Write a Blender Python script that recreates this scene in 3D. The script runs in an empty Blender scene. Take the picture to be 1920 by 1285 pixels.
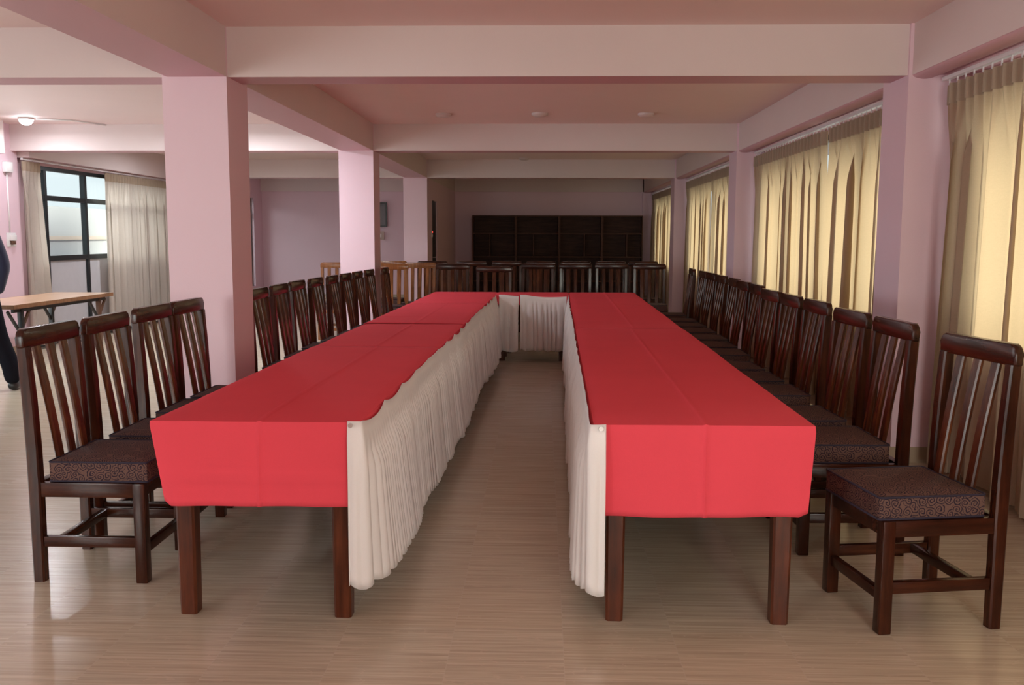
import bpy, bmesh, math, random
from mathutils import Vector, Matrix, Euler
PI = math.pi
SC = bpy.context.scene
COL = SC.collection
RND = random.Random(7)

# ------------------------------------------------------------------ helpers
class NT:
    """tiny wrapper to write node trees"""
    def __init__(s, name):
        s.m = bpy.data.materials.new(name); s.m.use_nodes = True
        s.t = s.m.node_tree; s.t.nodes.clear()
        s.out = s.t.nodes.new('ShaderNodeOutputMaterial')
    def n(s, typ, ins=None, **kw):
        d = s.t.nodes.new(typ)
        for k, v in kw.items(): setattr(d, k, v)
        for k, v in (ins or {}).items():
            sock = d.inputs[k]
            if hasattr(v, 'is_linked') or hasattr(v, 'links'): s.t.links.new(v, sock)
            else: sock.default_value = v
        return d
    def surf(s, o): s.t.links.new(o, s.out.inputs['Surface']); return s.m
    def math(s, op, a, b=0.0, c=0.0):
        return s.n('ShaderNodeMath', {0: a, 1: b, 2: c}, operation=op).outputs[0]
    def mix(s, f, a, b):
        d = s.n('ShaderNodeMix', data_type='RGBA')
        for i, v in ((0, f), (6, a), (7, b)):
            if hasattr(v, 'links'): s.t.links.new(v, d.inputs[i])
            else: d.inputs[i].default_value = v
        return d.outputs[2]
    def ramp(s, f, stops):
        d = s.n('ShaderNodeValToRGB', {'Fac': f})
        cr = d.color_ramp
        while len(cr.elements) > 1: cr.elements.remove(cr.elements[-1])
        cr.elements[0].position = stops[0][0]; cr.elements[0].color = stops[0][1]
        for p, c in stops[1:]:
            e = cr.elements.new(p); e.color = c
        return d.outputs[0]
    def bump(s, h, strength=.3, dist=.01):
        return s.n('ShaderNodeBump', {'Height': h, 'Strength': strength, 'Distance': dist}).outputs[0]
    def bsdf(s, color, rough=.5, normal=None, **kw):
        ins = {'Base Color': color, 'Roughness': rough}
        ins.update(kw)
        if normal is not None: ins['Normal'] = normal
        return s.n('ShaderNodeBsdfPrincipled', ins).outputs[0]
    def obj(s): return s.n('ShaderNodeTexCoord').outputs['Object']
    def uv(s): return s.n('ShaderNodeTexCoord').outputs['UV']
    def mapped(s, v, scale=(1, 1, 1), rot=(0, 0, 0), loc=(0, 0, 0)):
        return s.n('ShaderNodeMapping', {'Vector': v, 'Scale': scale, 'Rotation': rot, 'Location': loc}).outputs[0]
    def noise(s, v, scale=5, detail=3, rough=.55):
        return s.n('ShaderNodeTexNoise', {'Vector': v, 'Scale': scale, 'Detail': detail, 'Roughness': rough}).outputs[0]

def rgb(r, g, b): return (r, g, b, 1.0)

def paint(name, c, var=.04, rough=.55):
    k = NT(name); v = k.obj()
    n1 = k.noise(v, 1.3, 4); n2 = k.noise(v, 90, 2)
    c2 = tuple(x * (1 - var * 2) for x in c[:3]) + (1,)
    return k.surf(k.bsdf(k.mix(n1, c2, c), rough, k.bump(n2, .12, .004)))

def plain(name, c, rough=.5, metal=0.0, **kw):
    k = NT(name); v = k.obj()
    n = k.noise(v, 30, 2)
    c2 = tuple(x * .9 for x in c[:3]) + (1,)
    return k.surf(k.bsdf(k.mix(n, c2, c), rough, None, Metallic=metal, **kw))

M = {}
M['pink'] = paint('pink_wall_paint', rgb(.77, .565, .64), rough=.45)
M['cream'] = paint('cream_paint', rgb(.70, .595, .585), rough=.6)
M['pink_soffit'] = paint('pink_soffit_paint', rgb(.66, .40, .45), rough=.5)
M['ceiling'] = paint('ceiling_paint', rgb(.90, .72, .70), rough=.7)
M['skirting'] = paint('tan_skirting_tile', rgb(.40, .31, .22), rough=.3)

def floor_mat():
    k = NT('wood_look_floor_tile'); v = k.obj()
    sep = k.n('ShaderNodeSeparateXYZ', {0: v})
    T = .3865
    ix = k.math('FLOOR', k.math('DIVIDE', k.math('ADD', sep.outputs[0], -.08), T))
    iy = k.math('FLOOR', k.math('DIVIDE', k.math('ADD', sep.outputs[1], -.12), T))
    fx = k.math('FRACT', k.math('DIVIDE', k.math('ADD', sep.outputs[0], -.08), T))
    fy = k.math('FRACT', k.math('DIVIDE', k.math('ADD', sep.outputs[1], -.12), T))
    def edge(f):
        return k.math('MINIMUM', f, k.math('SUBTRACT', 1.0, f))
    e = k.math('MINIMUM', edge(fx), edge(fy))
    grout = k.math('LESS_THAN', e, .0045)
    tid = k.n('ShaderNodeCombineXYZ', {0: ix, 1: iy, 2: 0.0})
    wn = k.n('ShaderNodeTexWhiteNoise', {'Vector': tid.outputs[0]})
    off = k.n('ShaderNodeVectorMath', {0: wn.outputs['Color'], 1: (6, 6, 6)}, operation='MULTIPLY')
    vv = k.n('ShaderNodeVectorMath', {0: v, 1: off.outputs[0]}, operation='ADD').outputs[0]
    st = k.noise(k.mapped(vv, (.8, 34, 1)), 2.2, 6, .68)
    st2 = k.noise(k.mapped(vv, (2.5, 90, 1)), 2.0, 3, .6)
    veins = k.noise(k.mapped(vv, (2.0, 7, 1)), 1.6, 3, .5)
    vein = k.math('LESS_THAN', k.math('ABSOLUTE', k.math('SUBTRACT', veins, .5)), .006)
    c = k.ramp(st, [(.30, rgb(.38, .325, .255)), (.48, rgb(.525, .465, .365)), (.66, rgb(.67, .61, .49))])
    c = k.mix(k.math('MULTIPLY', st2, .40), c, rgb(.41, .325, .245))
    c = k.mix(k.math('MULTIPLY', wn.outputs['Value'], .22), c, rgb(.58, .435, .285))
    c = k.mix(k.math('MULTIPLY', vein, .35), c, rgb(.62, .51, .40))
    c = k.mix(k.math('MULTIPLY', grout, .45), c, rgb(.55, .48, .40))
    ro = k.math('ADD', k.math('MULTIPLY', st, .10), .17)
    h = k.math('MULTIPLY', st, .15)
    return k.surf(k.bsdf(c, ro, k.bump(h, .12, .002), **{'Specular IOR Level': .5}))
M['floor'] = floor_mat()

def wood(name, dark, mid, light, rough=.21, coat=.0, axis=2, scale=1.0):
    k = NT(name); v = k.obj()
    oi = k.n('ShaderNodeObjectInfo').outputs['Random']
    sh = k.n('ShaderNodeVectorMath', {0: v, 1: k.n('ShaderNodeCombineXYZ', {0: k.math('MULTIPLY', oi, 7.0), 1: k.math('MULTIPLY', oi, 3.0), 2: oi}).outputs[0]}, operation='ADD').outputs[0]
    sc = [26, 26, 26]; sc[axis] = 2.2
    g = k.noise(k.mapped(sh, tuple(x * scale for x in sc)), 1.3, 5, .65)
    g2 = k.noise(sh, 5.0 * scale, 2)
    f = k.math('ADD', k.math('MULTIPLY', g, .75), k.math('MULTIPLY', g2, .25))
    c = k.ramp(f, [(.30, dark), (.50, mid), (.72, light)])
    return k.surf(k.bsdf(c, rough, k.bump(g, .06, .002), **{'Coat Weight': coat, 'Coat Roughness': .14, 'Specular IOR Level': .30}))
D_, M_, L_ = rgb(.015, .0040, .0022), rgb(.040, .0100, .0045), rgb(.090, .024, .009)
M['wood_z'] = wood('dark_red_brown_lacquered_wood', D_, M_, L_, axis=2)
M['wood_y'] = wood('dark_red_brown_lacquered_wood_crosswise', D_, M_, L_, axis=1)
M['wood_x'] = wood('dark_red_brown_lacquered_wood_lengthwise', D_, M_, L_, axis=0)
M['slat'] = wood('red_brown_slat_wood', rgb(.026, .0075, .004), rgb(.072, .021, .009), rgb(.16, .055, .019), axis=2)
M['table_wood'] = wood('red_brown_table_wood', rgb(.034, .0085, .004), rgb(.085, .021, .008), rgb(.15, .040, .015), rough=.33, coat=.0)
M['orange_wood'] = wood('light_orange_brown_wood', rgb(.13, .042, .014), rgb(.23, .085, .028), rgb(.33, .13, .045))
M['case_wood'] = wood('blackish_brown_bookcase_wood', rgb(.030, .013, .010), rgb(.058, .025, .018), rgb(.09, .04, .027), rough=.65, coat=.0, axis=0)
M['case_wood_lit'] = wood('bookcase_wood_lit_edges', rgb(.055, .024, .018), rgb(.10, .044, .03), rgb(.15, .068, .045), rough=.6, coat=.0, axis=0)  # lighter copy of the case wood, lit front edges put into the colour
M['desk_top'] = wood('tan_laminate_table_top', rgb(.40, .24, .14), rgb(.48, .30, .19), rgb(.55, .36, .24), rough=.3, coat=.2, axis=1, scale=.6)
M['desk_edge'] = wood('brown_table_edge', rgb(.14, .065, .03), rgb(.20, .10, .05), rgb(.26, .13, .065), rough=.35)

def cushion_mat():
    k = NT('scroll_patterned_cushion_fabric'); u = k.uv()
    S = 30.0
    us = k.n('ShaderNodeVectorMath', {0: u, 1: (S, S, S)}, operation='MULTIPLY').outputs[0]
    wob = k.n('ShaderNodeTexNoise', {'Vector': us, 'Scale': 1.3, 'Detail': 1.0}).outputs['Color']
    us = k.n('ShaderNodeVectorMath', {0: us, 1: k.n('ShaderNodeVectorMath', {0: wob, 1: (.45, .45, 0)}, operation='MULTIPLY').outputs[0]}, operation='ADD').outputs[0]
    vo = k.n('ShaderNodeTexVoronoi', {'Vector': us, 'Scale': 1.0, 'Randomness': .75}, voronoi_dimensions='2D')
    d = k.n('ShaderNodeVectorMath', {0: us, 1: vo.outputs['Position']}, operation='SUBTRACT').outputs[0]
    sp = k.n('ShaderNodeSeparateXYZ', {0: d})
    ang = k.math('DIVIDE', k.math('ARCTAN2', sp.outputs[1], sp.outputs[0]), 2 * PI)
    sgn = k.math('SUBTRACT', k.math('MULTIPLY', k.math('GREATER_THAN', k.n('ShaderNodeSeparateColor', {0: vo.outputs['Color']}).outputs[0], .5), 2.0), 1.0)
    ph = k.math('ADD', k.math('MULTIPLY', vo.outputs['Distance'], 3.6), k.math('MULTIPLY', ang, sgn))
    fr = k.math('FRACT', ph)
    line = k.math('LESS_THAN', k.math('ABSOLUTE', k.math('SUBTRACT', fr, .5)), .19)
    inner = k.math('LESS_THAN', vo.outputs['Distance'], .66)
    line = k.math('MULTIPLY', line, inner)
    weave = k.n('ShaderNodeTexChecker', {'Vector': u, 'Scale': 620.0, 'Color1': rgb(1, 1, 1), 'Color2': rgb(.55, .55, .55)}).outputs[0]
    nz = k.noise(u, 300, 2)
    base = k.mix(nz, rgb(.105, .056, .046), rgb(.170, .098, .080))
    c = k.mix(k.math('MULTIPLY', line, .92), base, rgb(.016, .010, .022))
    m2 = k.n('ShaderNodeMix', data_type='RGBA', blend_type='MULTIPLY')
    m2.inputs[0].default_value = .3
    k.t.links.new(c, m2.inputs[6]); k.t.links.new(weave, m2.inputs[7])
    return k.surf(k.bsdf(m2.outputs[2], .8, k.bump(nz, .2, .002), **{'Specular IOR Level': .15}))
M['cushion'] = cushion_mat()
M['piping'] = plain('navy_piping', rgb(.018, .012, .03), .7)

def cloth_mat(name, c, rough=.85, sheen=.15, transl=0.0, weave=900, tint=None, bump=.15):
    k = NT(name); v = k.obj()
    n = k.noise(v, 260, 2, .7); n2 = k.noise(v, 3.0, 3)
    c2 = tuple(x * .88 for x in c[:3]) + (1,)
    cc = k.mix(n2, c2, c)
    c3 = tuple(x * .8 for x in c[:3]) + (1,)
    cc = k.mix(k.math('MULTIPLY', n, .4), cc, c3)
    nor = k.bump(n, bump, .002)
    b = k.bsdf(cc, rough, nor, **{'Sheen Weight': sheen, 'Specular IOR Level': .5 if rough < .8 else .12})
    if transl > 0:
        t = k.n('ShaderNodeBsdfTranslucent', {'Color': tint or c, 'Normal': nor}).outputs[0]
        b = k.n('ShaderNodeMixShader', {0: transl, 1: b, 2: t}).outputs[0]
    return k.surf(b)
M['red'] = cloth_mat('red_cotton_cloth', rgb(.82, .080, .112), .95, .0)
M['skirt'] = cloth_mat('white_satin_skirt_cloth', rgb(.93, .90, .89), .42, .2, transl=.10, bump=.04)

def curtain_mat(name, tr, c, tint):
    k = NT(name); v = k.obj()
    fine = k.noise(k.mapped(v, (1, 1, .35)), 240, 3, .7)
    slub = k.noise(k.mapped(v, (1, 1, 6)), 26, 3, .6)
    c2 = tuple(x * .8 for x in c[:3]) + (1,)
    f = k.math('ADD', k.math('MULTIPLY', fine, .6), k.math('MULTIPLY', slub, .4))
    cc = k.mix(f, c2, c)
    t2 = tuple(x * .72 for x in tint[:3]) + (1,)
    tt = k.mix(f, t2, tint)
    nor = k.bump(f, .2, .002)
    d = k.n('ShaderNodeBsdfDiffuse', {'Color': cc, 'Normal': nor}).outputs[0]
    t = k.n('ShaderNodeBsdfTranslucent', {'Color': tt, 'Normal': nor}).outputs[0]
    return k.surf(k.n('ShaderNodeMixShader', {0: tr, 1: d, 2: t}).outputs[0])
M['curtain'] = curtain_mat('beige_linen_curtain', .42, rgb(.50, .395, .305), rgb(.80, .605, .36))
M['curtain_left'] = curtain_mat('pale_beige_curtain', .30, rgb(.62, .55, .49), rgb(.66, .56, .46))
M['heading'] = curtain_mat('doubled_curtain_heading', .10, rgb(.44, .345, .26), rgb(.6, .44, .22))

def glass_mat():
    k = NT('window_glass')
    t = k.n('ShaderNodeBsdfTransparent', {'Color': rgb(.93, .96, .95)}).outputs[0]
    g = k.n('ShaderNodeBsdfGlossy', {'Color': rgb(1, 1, 1), 'Roughness': .02}).outputs[0]
    fz = k.math('POWER', k.n('ShaderNodeLayerWeight', {'Blend': .5}).outputs['Facing'], 4.0)
    return k.surf(k.n('ShaderNodeMixShader', {0: k.math('ADD', k.math('MULTIPLY', fz, .45), .03), 1: t, 2: g}).outputs[0])
M['glass'] = glass_mat()
def frosted_mat():
    k = NT('grey_lower_panel'); v = k.obj()
    n = k.noise(v, 8, 3)
    c = k.mix(n, rgb(.46, .45, .48), rgb(.54, .53, .56))
    return k.surf(k.bsdf(c, .35))
M['panel_grey'] = frosted_mat()
M['black_alu'] = plain('black_aluminium', rgb(.016, .020, .022), .35, .3)
M['white_plastic'] = plain('white_plastic', rgb(.80, .78, .78), .35)
M['steel'] = plain('polished_steel', rgb(.75, .75, .75), .2, 1.0)
M['rail'] = plain('white_rail', rgb(.80, .76, .77), .3)
M['dark_brown'] = plain('dark_brown_paint', rgb(.018, .013, .012), .4)
M['black_metal'] = plain('black_painted_metal', rgb(.02, .018, .017), .4, .2)
M['brown_metal'] = plain('brown_painted_metal', rgb(.10, .045, .025), .4, .1)
M['navy_knit'] = cloth_mat('navy_knit', rgb(.030, .036, .075), .9, .3)
M['trouser'] = cloth_mat('black_trouser_cloth', rgb(.008, .008, .013), .9, .0)
M['shoe'] = plain('black_leather', rgb(.012, .011, .012), .35)
M['skin'] = plain('brown_skin', rgb(.36, .19, .12), .5)
M['hair'] = plain('black_hair', rgb(.012, .010, .009), .5)
M['picture'] = paint('dark_picture_print', rgb(.12, .09, .10), .2, .35)
M['outside_wall'] = paint('outside_grey_render', rgb(.50, .53, .55), .06, .8)
M['outside_dark'] = plain('outside_dark_window', rgb(.16, .19, .23), .2)
M['outside_white'] = plain('outside_white_trim', rgb(.95, .95, .98), .5)
M['outside_ground'] = plain('outside_ground', rgb(.35, .34, .32), .9)
def emit(name, c, s):
    k = NT(name)
    return k.surf(k.n('ShaderNodeEmission', {'Color': c, 'Strength': s}).outputs[0])
M['led'] = emit('lit_led_diffuser', rgb(.90, .94, 1.0), 40.0)
M['red_led'] = emit('red_indicator', rgb(1.0, .08, .05), 1.6)

# ---- mesh builder
class MB:
    def __init__(s): s.bm = bmesh.new()
    def box(s, x0, x1, y0, y1, z0, z1, bevel=0.0, mi=0, seg=2, rot=None, loc=None):
        cx, cy, cz = (x0 + x1) / 2, (y0 + y1) / 2, (z0 + z1) / 2
        m = Matrix.Translation((cx, cy, cz)) @ Matrix.Diagonal((x1 - x0, y1 - y0, z1 - z0, 1))
        if rot is not None: m = Matrix.Translation(loc or (0, 0, 0)) @ rot.to_4x4() @ m
        r = bmesh.ops.create_cube(s.bm, size=1.0, matrix=m)
        vs = r['verts']
        fs = {f for v in vs for f in v.link_faces}
        for f in fs: f.material_index = mi
        if bevel > 0:
            es = list({e for v in vs for e in v.link_edges})
            rb = bmesh.ops.bevel(s.bm, geom=es, offset=bevel, segments=seg, profile=.6, affect='EDGES')
            for f in rb['faces']: f.material_index = mi
        return s
    def bar(s, p, q, w, h, bevel=0.0, up=(0, 0, 1), mi=0):
        """rectangular bar from p to q, w across, h along up"""
        p, q = Vector(p), Vector(q); d = q - p; L = d.length; d.normalize()
        u = Vector(up)
        if abs(d.dot(u)) > .98: u = Vector((0, 1, 0))
        sx = d.cross(u).normalized(); uz = sx.cross(d).normalized()
        R = Matrix((sx, d, uz)).transposed()
        m = Matrix.Translation((p + q) / 2) @ R.to_4x4() @ Matrix.Diagonal((w, L, h, 1))
        r = bmesh.ops.create_cube(s.bm, size=1.0, matrix=m)
        vs = r['verts']
        for f in {f for v in vs for f in v.link_faces}: f.material_index = mi
        if bevel > 0:
            es = list({e for v in vs for e in v.link_edges})
            bmesh.ops.bevel(s.bm, geom=es, offset=bevel, segments=2, profile=.6, affect='EDGES')
        return s
    def cyl(s, p, q, r, n=16, r2=None):
        p, q = Vector(p), Vector(q); d = q - p
        m = Matrix.Translation((p + q) / 2) @ d.to_track_quat('Z', 'Y').to_matrix().to_4x4()
        bmesh.ops.create_cone(s.bm, cap_ends=True, segments=n, radius1=r, radius2=r if r2 is None else r2, depth=d.length, matrix=m)
        return s
    def tube(s, pts, r, n=8):
        pts = [Vector(p) for p in pts]; rings = []
        for i, p in enumerate(pts):
            t = (pts[min(i + 1, len(pts) - 1)] - pts[max(i - 1, 0)]).normalized()
            a = t.orthogonal().normalized()
            if i and rings:
                a = (pa - t * pa.dot(t)).normalized()
            pa = a; b = t.cross(a)
            rings.append([s.bm.verts.new(p + (a * math.cos(k * 2 * PI / n) + b * math.sin(k * 2 * PI / n)) * r) for k in range(n)])
        for i in range(len(rings) - 1):
            for k in range(n):
                s.bm.faces.new((rings[i][k], rings[i][(k + 1) % n], rings[i + 1][(k + 1) % n], rings[i + 1][k]))
        for rr in (rings[0], rings[-1]):
            try: s.bm.faces.new(rr)
            except ValueError: pass
        return s
    def strip(s, pts, w, t, bevel=0.0, across=(0, 1, 0)):
        """a bent flat strip: pts = centre line, w across, t thick"""
        A = Vector(across); pts = [Vector(p) for p in pts]; rings = []
        for i, p in enumerate(pts):
            d = (pts[min(i + 1, len(pts) - 1)] - pts[max(i - 1, 0)]).normalized()
            nrm = d.cross(A).normalized()
            c = t * .28
            prof = [(-w / 2, -t / 2 + c), (-w / 2 + c, -t / 2), (w / 2 - c, -t / 2), (w / 2, -t / 2 + c),
                    (w / 2, t / 2 - c), (w / 2 - c, t / 2), (-w / 2 + c, t / 2), (-w / 2, t / 2 - c)]
            rings.append([s.bm.verts.new(p + A * a + nrm * b) for a, b in prof])
        n = 8
        for i in range(len(rings) - 1):
            for k in range(n):
                s.bm.faces.new((rings[i][k], rings[i][(k + 1) % n], rings[i + 1][(k + 1) % n], rings[i + 1][k]))
        s.bm.faces.new(rings[0]); s.bm.faces.new(list(reversed(rings[-1])))
        return s
    def prism(s, poly, axis, a, b, bevel=0.0):
        """extrude 2-D polygon along axis from a to b"""
        def P(u, v, w):
            return {'X': (w, u, v), 'Y': (u, w, v), 'Z': (u, v, w)}[axis]
        A = [s.bm.verts.new(P(u, v, a)) for u, v in poly]
        B = [s.bm.verts.new(P(u, v, b)) for u, v in poly]
        n = len(poly); fs = []
        for i in range(n): fs.append(s.bm.faces.new((A[i], A[(i + 1) % n], B[(i + 1) % n], B[i])))
        fs.append(s.bm.faces.new(list(reversed(A)))); fs.append(s.bm.faces.new(B))
        if bevel > 0:
            es = [e for f in fs[-2:] for e in f.edges]
            bmesh.ops.bevel(s.bm, geom=es, offset=bevel, segments=2, profile=.6, affect='EDGES')
        return s
    def build(s, name, mats, parent=None, smooth=None, loc=None):
        bmesh.ops.recalc_face_normals(s.bm, faces=s.bm.faces[:])
        me = bpy.data.meshes.new(name); s.bm.to_mesh(me); s.bm.free()
        if not isinstance(mats, (list, tuple)): mats = [mats]
        for m in mats: me.materials.append(m)
        if smooth is not None:
            me.shade_smooth()
            if smooth < 3: me.set_sharp_from_angle(angle=smooth)
        o = bpy.data.objects.new(name, me); COL.objects.link(o)
        if parent is not None: o.parent = parent
        if loc is not None: o.location = loc
        return o

def grid_obj(name, rows, mat, parent=None, smooth=3.0, cyc=False, thick=0.0):
    """rows: list of lists of points -> quad sheet"""
    me = bpy.data.meshes.new(name)
    vs = [tuple(p) for r in rows for p in r]; W = len(rows[0]); fs = []
    for i in range(len(rows) - 1):
        for j in range(W - (0 if cyc else 1)):
            k = (j + 1) % W
            fs.append((i * W + j, i * W + k, (i + 1) * W + k, (i + 1) * W + j))
    me.from_pydata(vs, [], fs); me.materials.append(mat); me.shade_smooth()
    if smooth < 3: me.set_sharp_from_angle(angle=smooth)
    o = bpy.data.objects.new(name, me); COL.objects.link(o)
    if parent is not None: o.parent = parent
    if thick:
        m = o.modifiers.new('thickness', 'SOLIDIFY'); m.thickness = thick; m.offset = 0
    return o

def tag(o, label, cat, group=None, kind=None):
    o['label'] = label; o['category'] = cat
    if group: o['group'] = group
    if kind: o['kind'] = kind
    return o
def thing(name, label, cat, loc=(0, 0, 0), rz=0.0, group=None):
    o = bpy.data.objects.new(name, None); COL.objects.link(o)
    o.empty_display_size = .1; o.location = loc; o.rotation_euler = (0, 0, rz)
    return tag(o, label, cat, group)
def dup(o, parent=None):
    c = o.copy(); COL.objects.link(c)
    if parent is not None: c.parent = parent
    for ch in list(o.children): dup(ch, c)
    return c

# ------------------------------------------------------------------ camera
F_PX = 1751.5; PITCH, YAW, ROLL, CAM_H = .1136, .0323, .0031, 1.401
fw = Vector((-math.sin(YAW) * math.cos(PITCH), math.cos(YAW) * math.cos(PITCH), -math.sin(PITCH)))
rt = Vector((math.cos(YAW), math.sin(YAW), 0)); up = rt.cross(fw)
r2 = rt * math.cos(ROLL) + up * math.sin(ROLL); u2 = -rt * math.sin(ROLL) + up * math.cos(ROLL)
cam = bpy.data.cameras.new('camera'); co = bpy.data.objects.new('camera', cam); COL.objects.link(co)
cam.sensor_width = 36.0; cam.lens = 36.0 * F_PX / 1920.0; cam.clip_start = .05; cam.clip_end = 200
co.matrix_world = Matrix.Translation((0, 0, CAM_H)) @ Matrix((r2, u2, -fw)).transposed().to_4x4()
SC.camera = co

# ------------------------------------------------------------------ room shell
XL, XR = -6.25, 2.56           # inner faces of side walls
YB, YF = -2.6, 20.80           # wall behind the camera, far wall
ZC, ZB = 2.665, 2.365          # ceiling, underside of beams
CY = [5.8, 10.78, 15.77]       # fronts of the column rows
CW = .40
LX0, LX1 = -2.34, -1.94        # inner column row
RX0 = 2.18

def structure(o, label, cat='structure'):
    return tag(o, label, cat, kind='structure')

o = MB().box(XL - .3, XR + .3, YB - .3, YF + .3, -.12, 0).build('floor', M['floor'])
structure(o, 'glossy wood-look brown tile floor', 'floor')
o = MB().box(XL - .3, XR + .3, YB - .3, YF + .3, ZC, ZC + .15).build('ceiling', M['ceiling'])
structure(o, 'pinkish cream ceiling between the beams', 'ceiling')
o = MB().box(XL - .3, XR + .3, YF, YF + .2, 0, ZC).build('wall_far', M['pink'])
structure(o, 'dark pink far wall behind the bookcases', 'wall')

def wall_with_openings(name, axis, pos0, pos1, a0, a1, openings, mat, label):
    """wall slab along Y (axis X) or X (axis Y), openings = (a, b, z0, z1)"""
    mb = MB(); cur = a0
    def bx(a, b, z0, z1):
        if b - a < 1e-4 or z1 - z0 < 1e-4: return
        if axis == 'X': mb.box(pos0, pos1, a, b, z0, z1)
        else: mb.box(a, b, pos0, pos1, z0, z1)
    for (a, b, z0, z1) in sorted(openings):
        bx(cur, a, 0, ZC); bx(a, b, 0, z0); bx(a, b, z1, ZC); cur = b
    bx(cur, a1, 0, ZC)
    return structure(mb.build(name, mat), label, 'wall')

R_OPEN = [(-2.3, .4, .85, 2.33), (1.5, 5.55, .85, 2.33), (6.35, 10.6, .85, 2.33), (11.35, 15.6, .85, 2.33), (16.3, 20.2, .85, 2.33)]
wall_with_openings('wall_right', 'X', XR, XR + .16, YB, YF, R_OPEN, M['pink'], 'pink window wall behind the right-hand curtains')
L_OPEN = [(-2.3, .2, .3, 2.2), (1.4, 5.4, .3, 2.2), (6.2, 10.2, .3, 2.2), (11.25, 15.2, 0.0, 2.25), (16.2, 20.2, .3, 2.2)]
wall_with_openings('wall_left', 'X', XL - .16, XL, YB, YF, L_OPEN, M['pink'], 'pale pink left wall with the window')
F_OPEN = [(-6.0, -3.6, .3, 2.5), (.6, 2.3, .3, 2.5)]
wall_with_openings('wall_front', 'Y', YB - .16, YB, XL - .16, XR + .16, F_OPEN, M['pink'], 'pink wall behind the camera')

# windows: frame + panes
def window(n, axis, pos, a0, a1, z0, z1, mull, transom, label, lower=None):
    w = bpy.data.objects.new('window_%d' % n, None); COL.objects.link(w)
    structure(w, label, 'window')
    mb = MB(); t = .05
    def bx(m, a, b, c, d, p0, p1):
        if axis == 'X': m.box(p0, p1, a, b, c, d)
        else: m.box(a, b, p0, p1, c, d)
    p0, p1 = pos - .03, pos + .03
    bx(mb, a0, a0 + t, z0, z1, p0, p1); bx(mb, a1 - t, a1, z0, z1, p0, p1)
    bx(mb, a0 + t, a1 - t, z0, z0 + t, p0, p1); bx(mb, a0 + t, a1 - t, z1 - t, z1, p0, p1)
    for a in mull: bx(mb, a - .03, a + .03, z0 + t, z1 - t, p0 - .004, p1 + .004)
    for z in transom: bx(mb, a0 + t, a1 - t, z - .032, z + .032, p0 - .002, p1 + .002)
    mb.build('window_frame', M['black_alu'], w)
    zs = [z0 + t] + list(transom) + [z1 - t]
    for i in range(len(zs) - 1):
        m = MB(); bx(m, a0 + t, a1 - t, zs[i], zs[i + 1], pos - .004, pos + .004)
        if lower is not None and i < lower: m.build('panel', M['panel_grey'], w)
        else: m.build('pane', M['glass'], w)
    return w
wi = 1
for (a, b, z0, z1) in R_OPEN:
    window(wi, 'X', XR + .08, a, b, z0, z1, [a + (b - a) * f for f in (.25, .5, .75)], [], 'right-hand window number %s counted from the camera, behind curtains' % ('one', 'two', 'three', 'four', 'five')[wi - 1]); wi += 1
for (a, b, z0, z1) in L_OPEN[:3]:
    window(wi, 'X', XL - .08, a, b, z0, z1, [a + (b - a) * f for f in (.33, .66)], [1.85], 'left wall window beside the camera end of the room, %s' % ('nearest', 'middle', 'furthest')[wi - 6]); wi += 1
window(wi, 'X', XL - .08, 16.2, 20.2, .3, 2.2, [17.5, 18.9], [1.85], 'left wall window added out of sight to light the far bay'); wi += 1  # unseen window, added to bring light into the far left bay
window(wi, 'X', XL - .03, 11.25, 15.2, 0.0, 2.25, [11.68, 12.72, 13.9], [1.10, 1.86], 'black framed tall window between the pale left curtains', lower=1); wi += 1
for (a, b, z0, z1) in F_OPEN:
    window(wi, 'Y', YB - .08, a, b, z0, z1, [(a + b) / 2], [1.85], 'window in the wall behind the camera, %s' % ('left', 'right')[wi - 11]); wi += 1

# columns (with tiled skirting)
def column(x0, x1, y0, y1, label, base=True):
    o = MB().box(x0, x1, y0, y1, 0, ZC).build('column', M['pink'])
    structure(o, label, 'column')
    if base:
        MB().box(x0 - .008, x1 + .008, y0 - .008, y1 + .008, 0, .10).build('baseboard', M['skirting'], o)
    return o
for y, w in zip(CY, ('nearest', 'second', 'third')):
    column(LX0, LX1, y, y + CW, '%s free-standing pale pink column, left of the red tables' % w)
    column(RX0, XR, y, y + .42, '%s pink column between the right-hand curtains' % w)
column(RX0, XR, YF - .06, YF, 'pink half column in the far right corner beside the bookcases')
column(XL, -6.165, 10.35, 10.93, 'pale pink pillar with the switch at the left edge of the picture')
column(XL, -6.04, 15.25, 15.65, 'pink pillar at the far end of the left-hand curtain')
column(LX0, LX1, .8, 1.2, 'free-standing pink column beside the camera')
column(RX0, XR, .8, 1.22, 'pink wall column beside the camera')

# beams: cream faces, pink undersides
def beam(x0, x1, y0, y1, label, zb=ZB):
    mb = MB().box(x0, x1, y0, y1, zb, ZC)
    mb.bm.faces.ensure_lookup_table()
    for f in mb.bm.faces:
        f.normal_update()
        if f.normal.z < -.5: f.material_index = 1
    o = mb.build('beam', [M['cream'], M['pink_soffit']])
    return structure(o, label, 'beam')
names = ('nearest', 'second', 'third')
for y, w in zip(CY, names):
    beam(LX1, RX0, y + .02, y + .30, '%s cream beam crossing above the red tables' % w)
    beam(XL, LX0, y + .02, y + .30, '%s cream beam crossing above the left-hand floor' % w)
beam(XL, XR, YF - .06, YF, 'low cream beam along the top of the far wall')
ys = [YB] + CY + [YF]
for i in range(4):
    a = ys[i] + (CW if i else 0); b = ys[i + 1] - (.06 if i == 3 else 0)
    w = ('above the camera end', 'from nearest to second column', 'from second to third column', 'beyond the third column')[i]
    beam(LX0 + .03, LX1 - .001, a, b, 'cream beam along the free-standing columns, ' + w)
    a2 = ys[i] + (.42 if i else 0)
    beam(RX0 + .02, XR, a2, b, 'cream beam above the right-hand curtains, ' + w)
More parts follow.
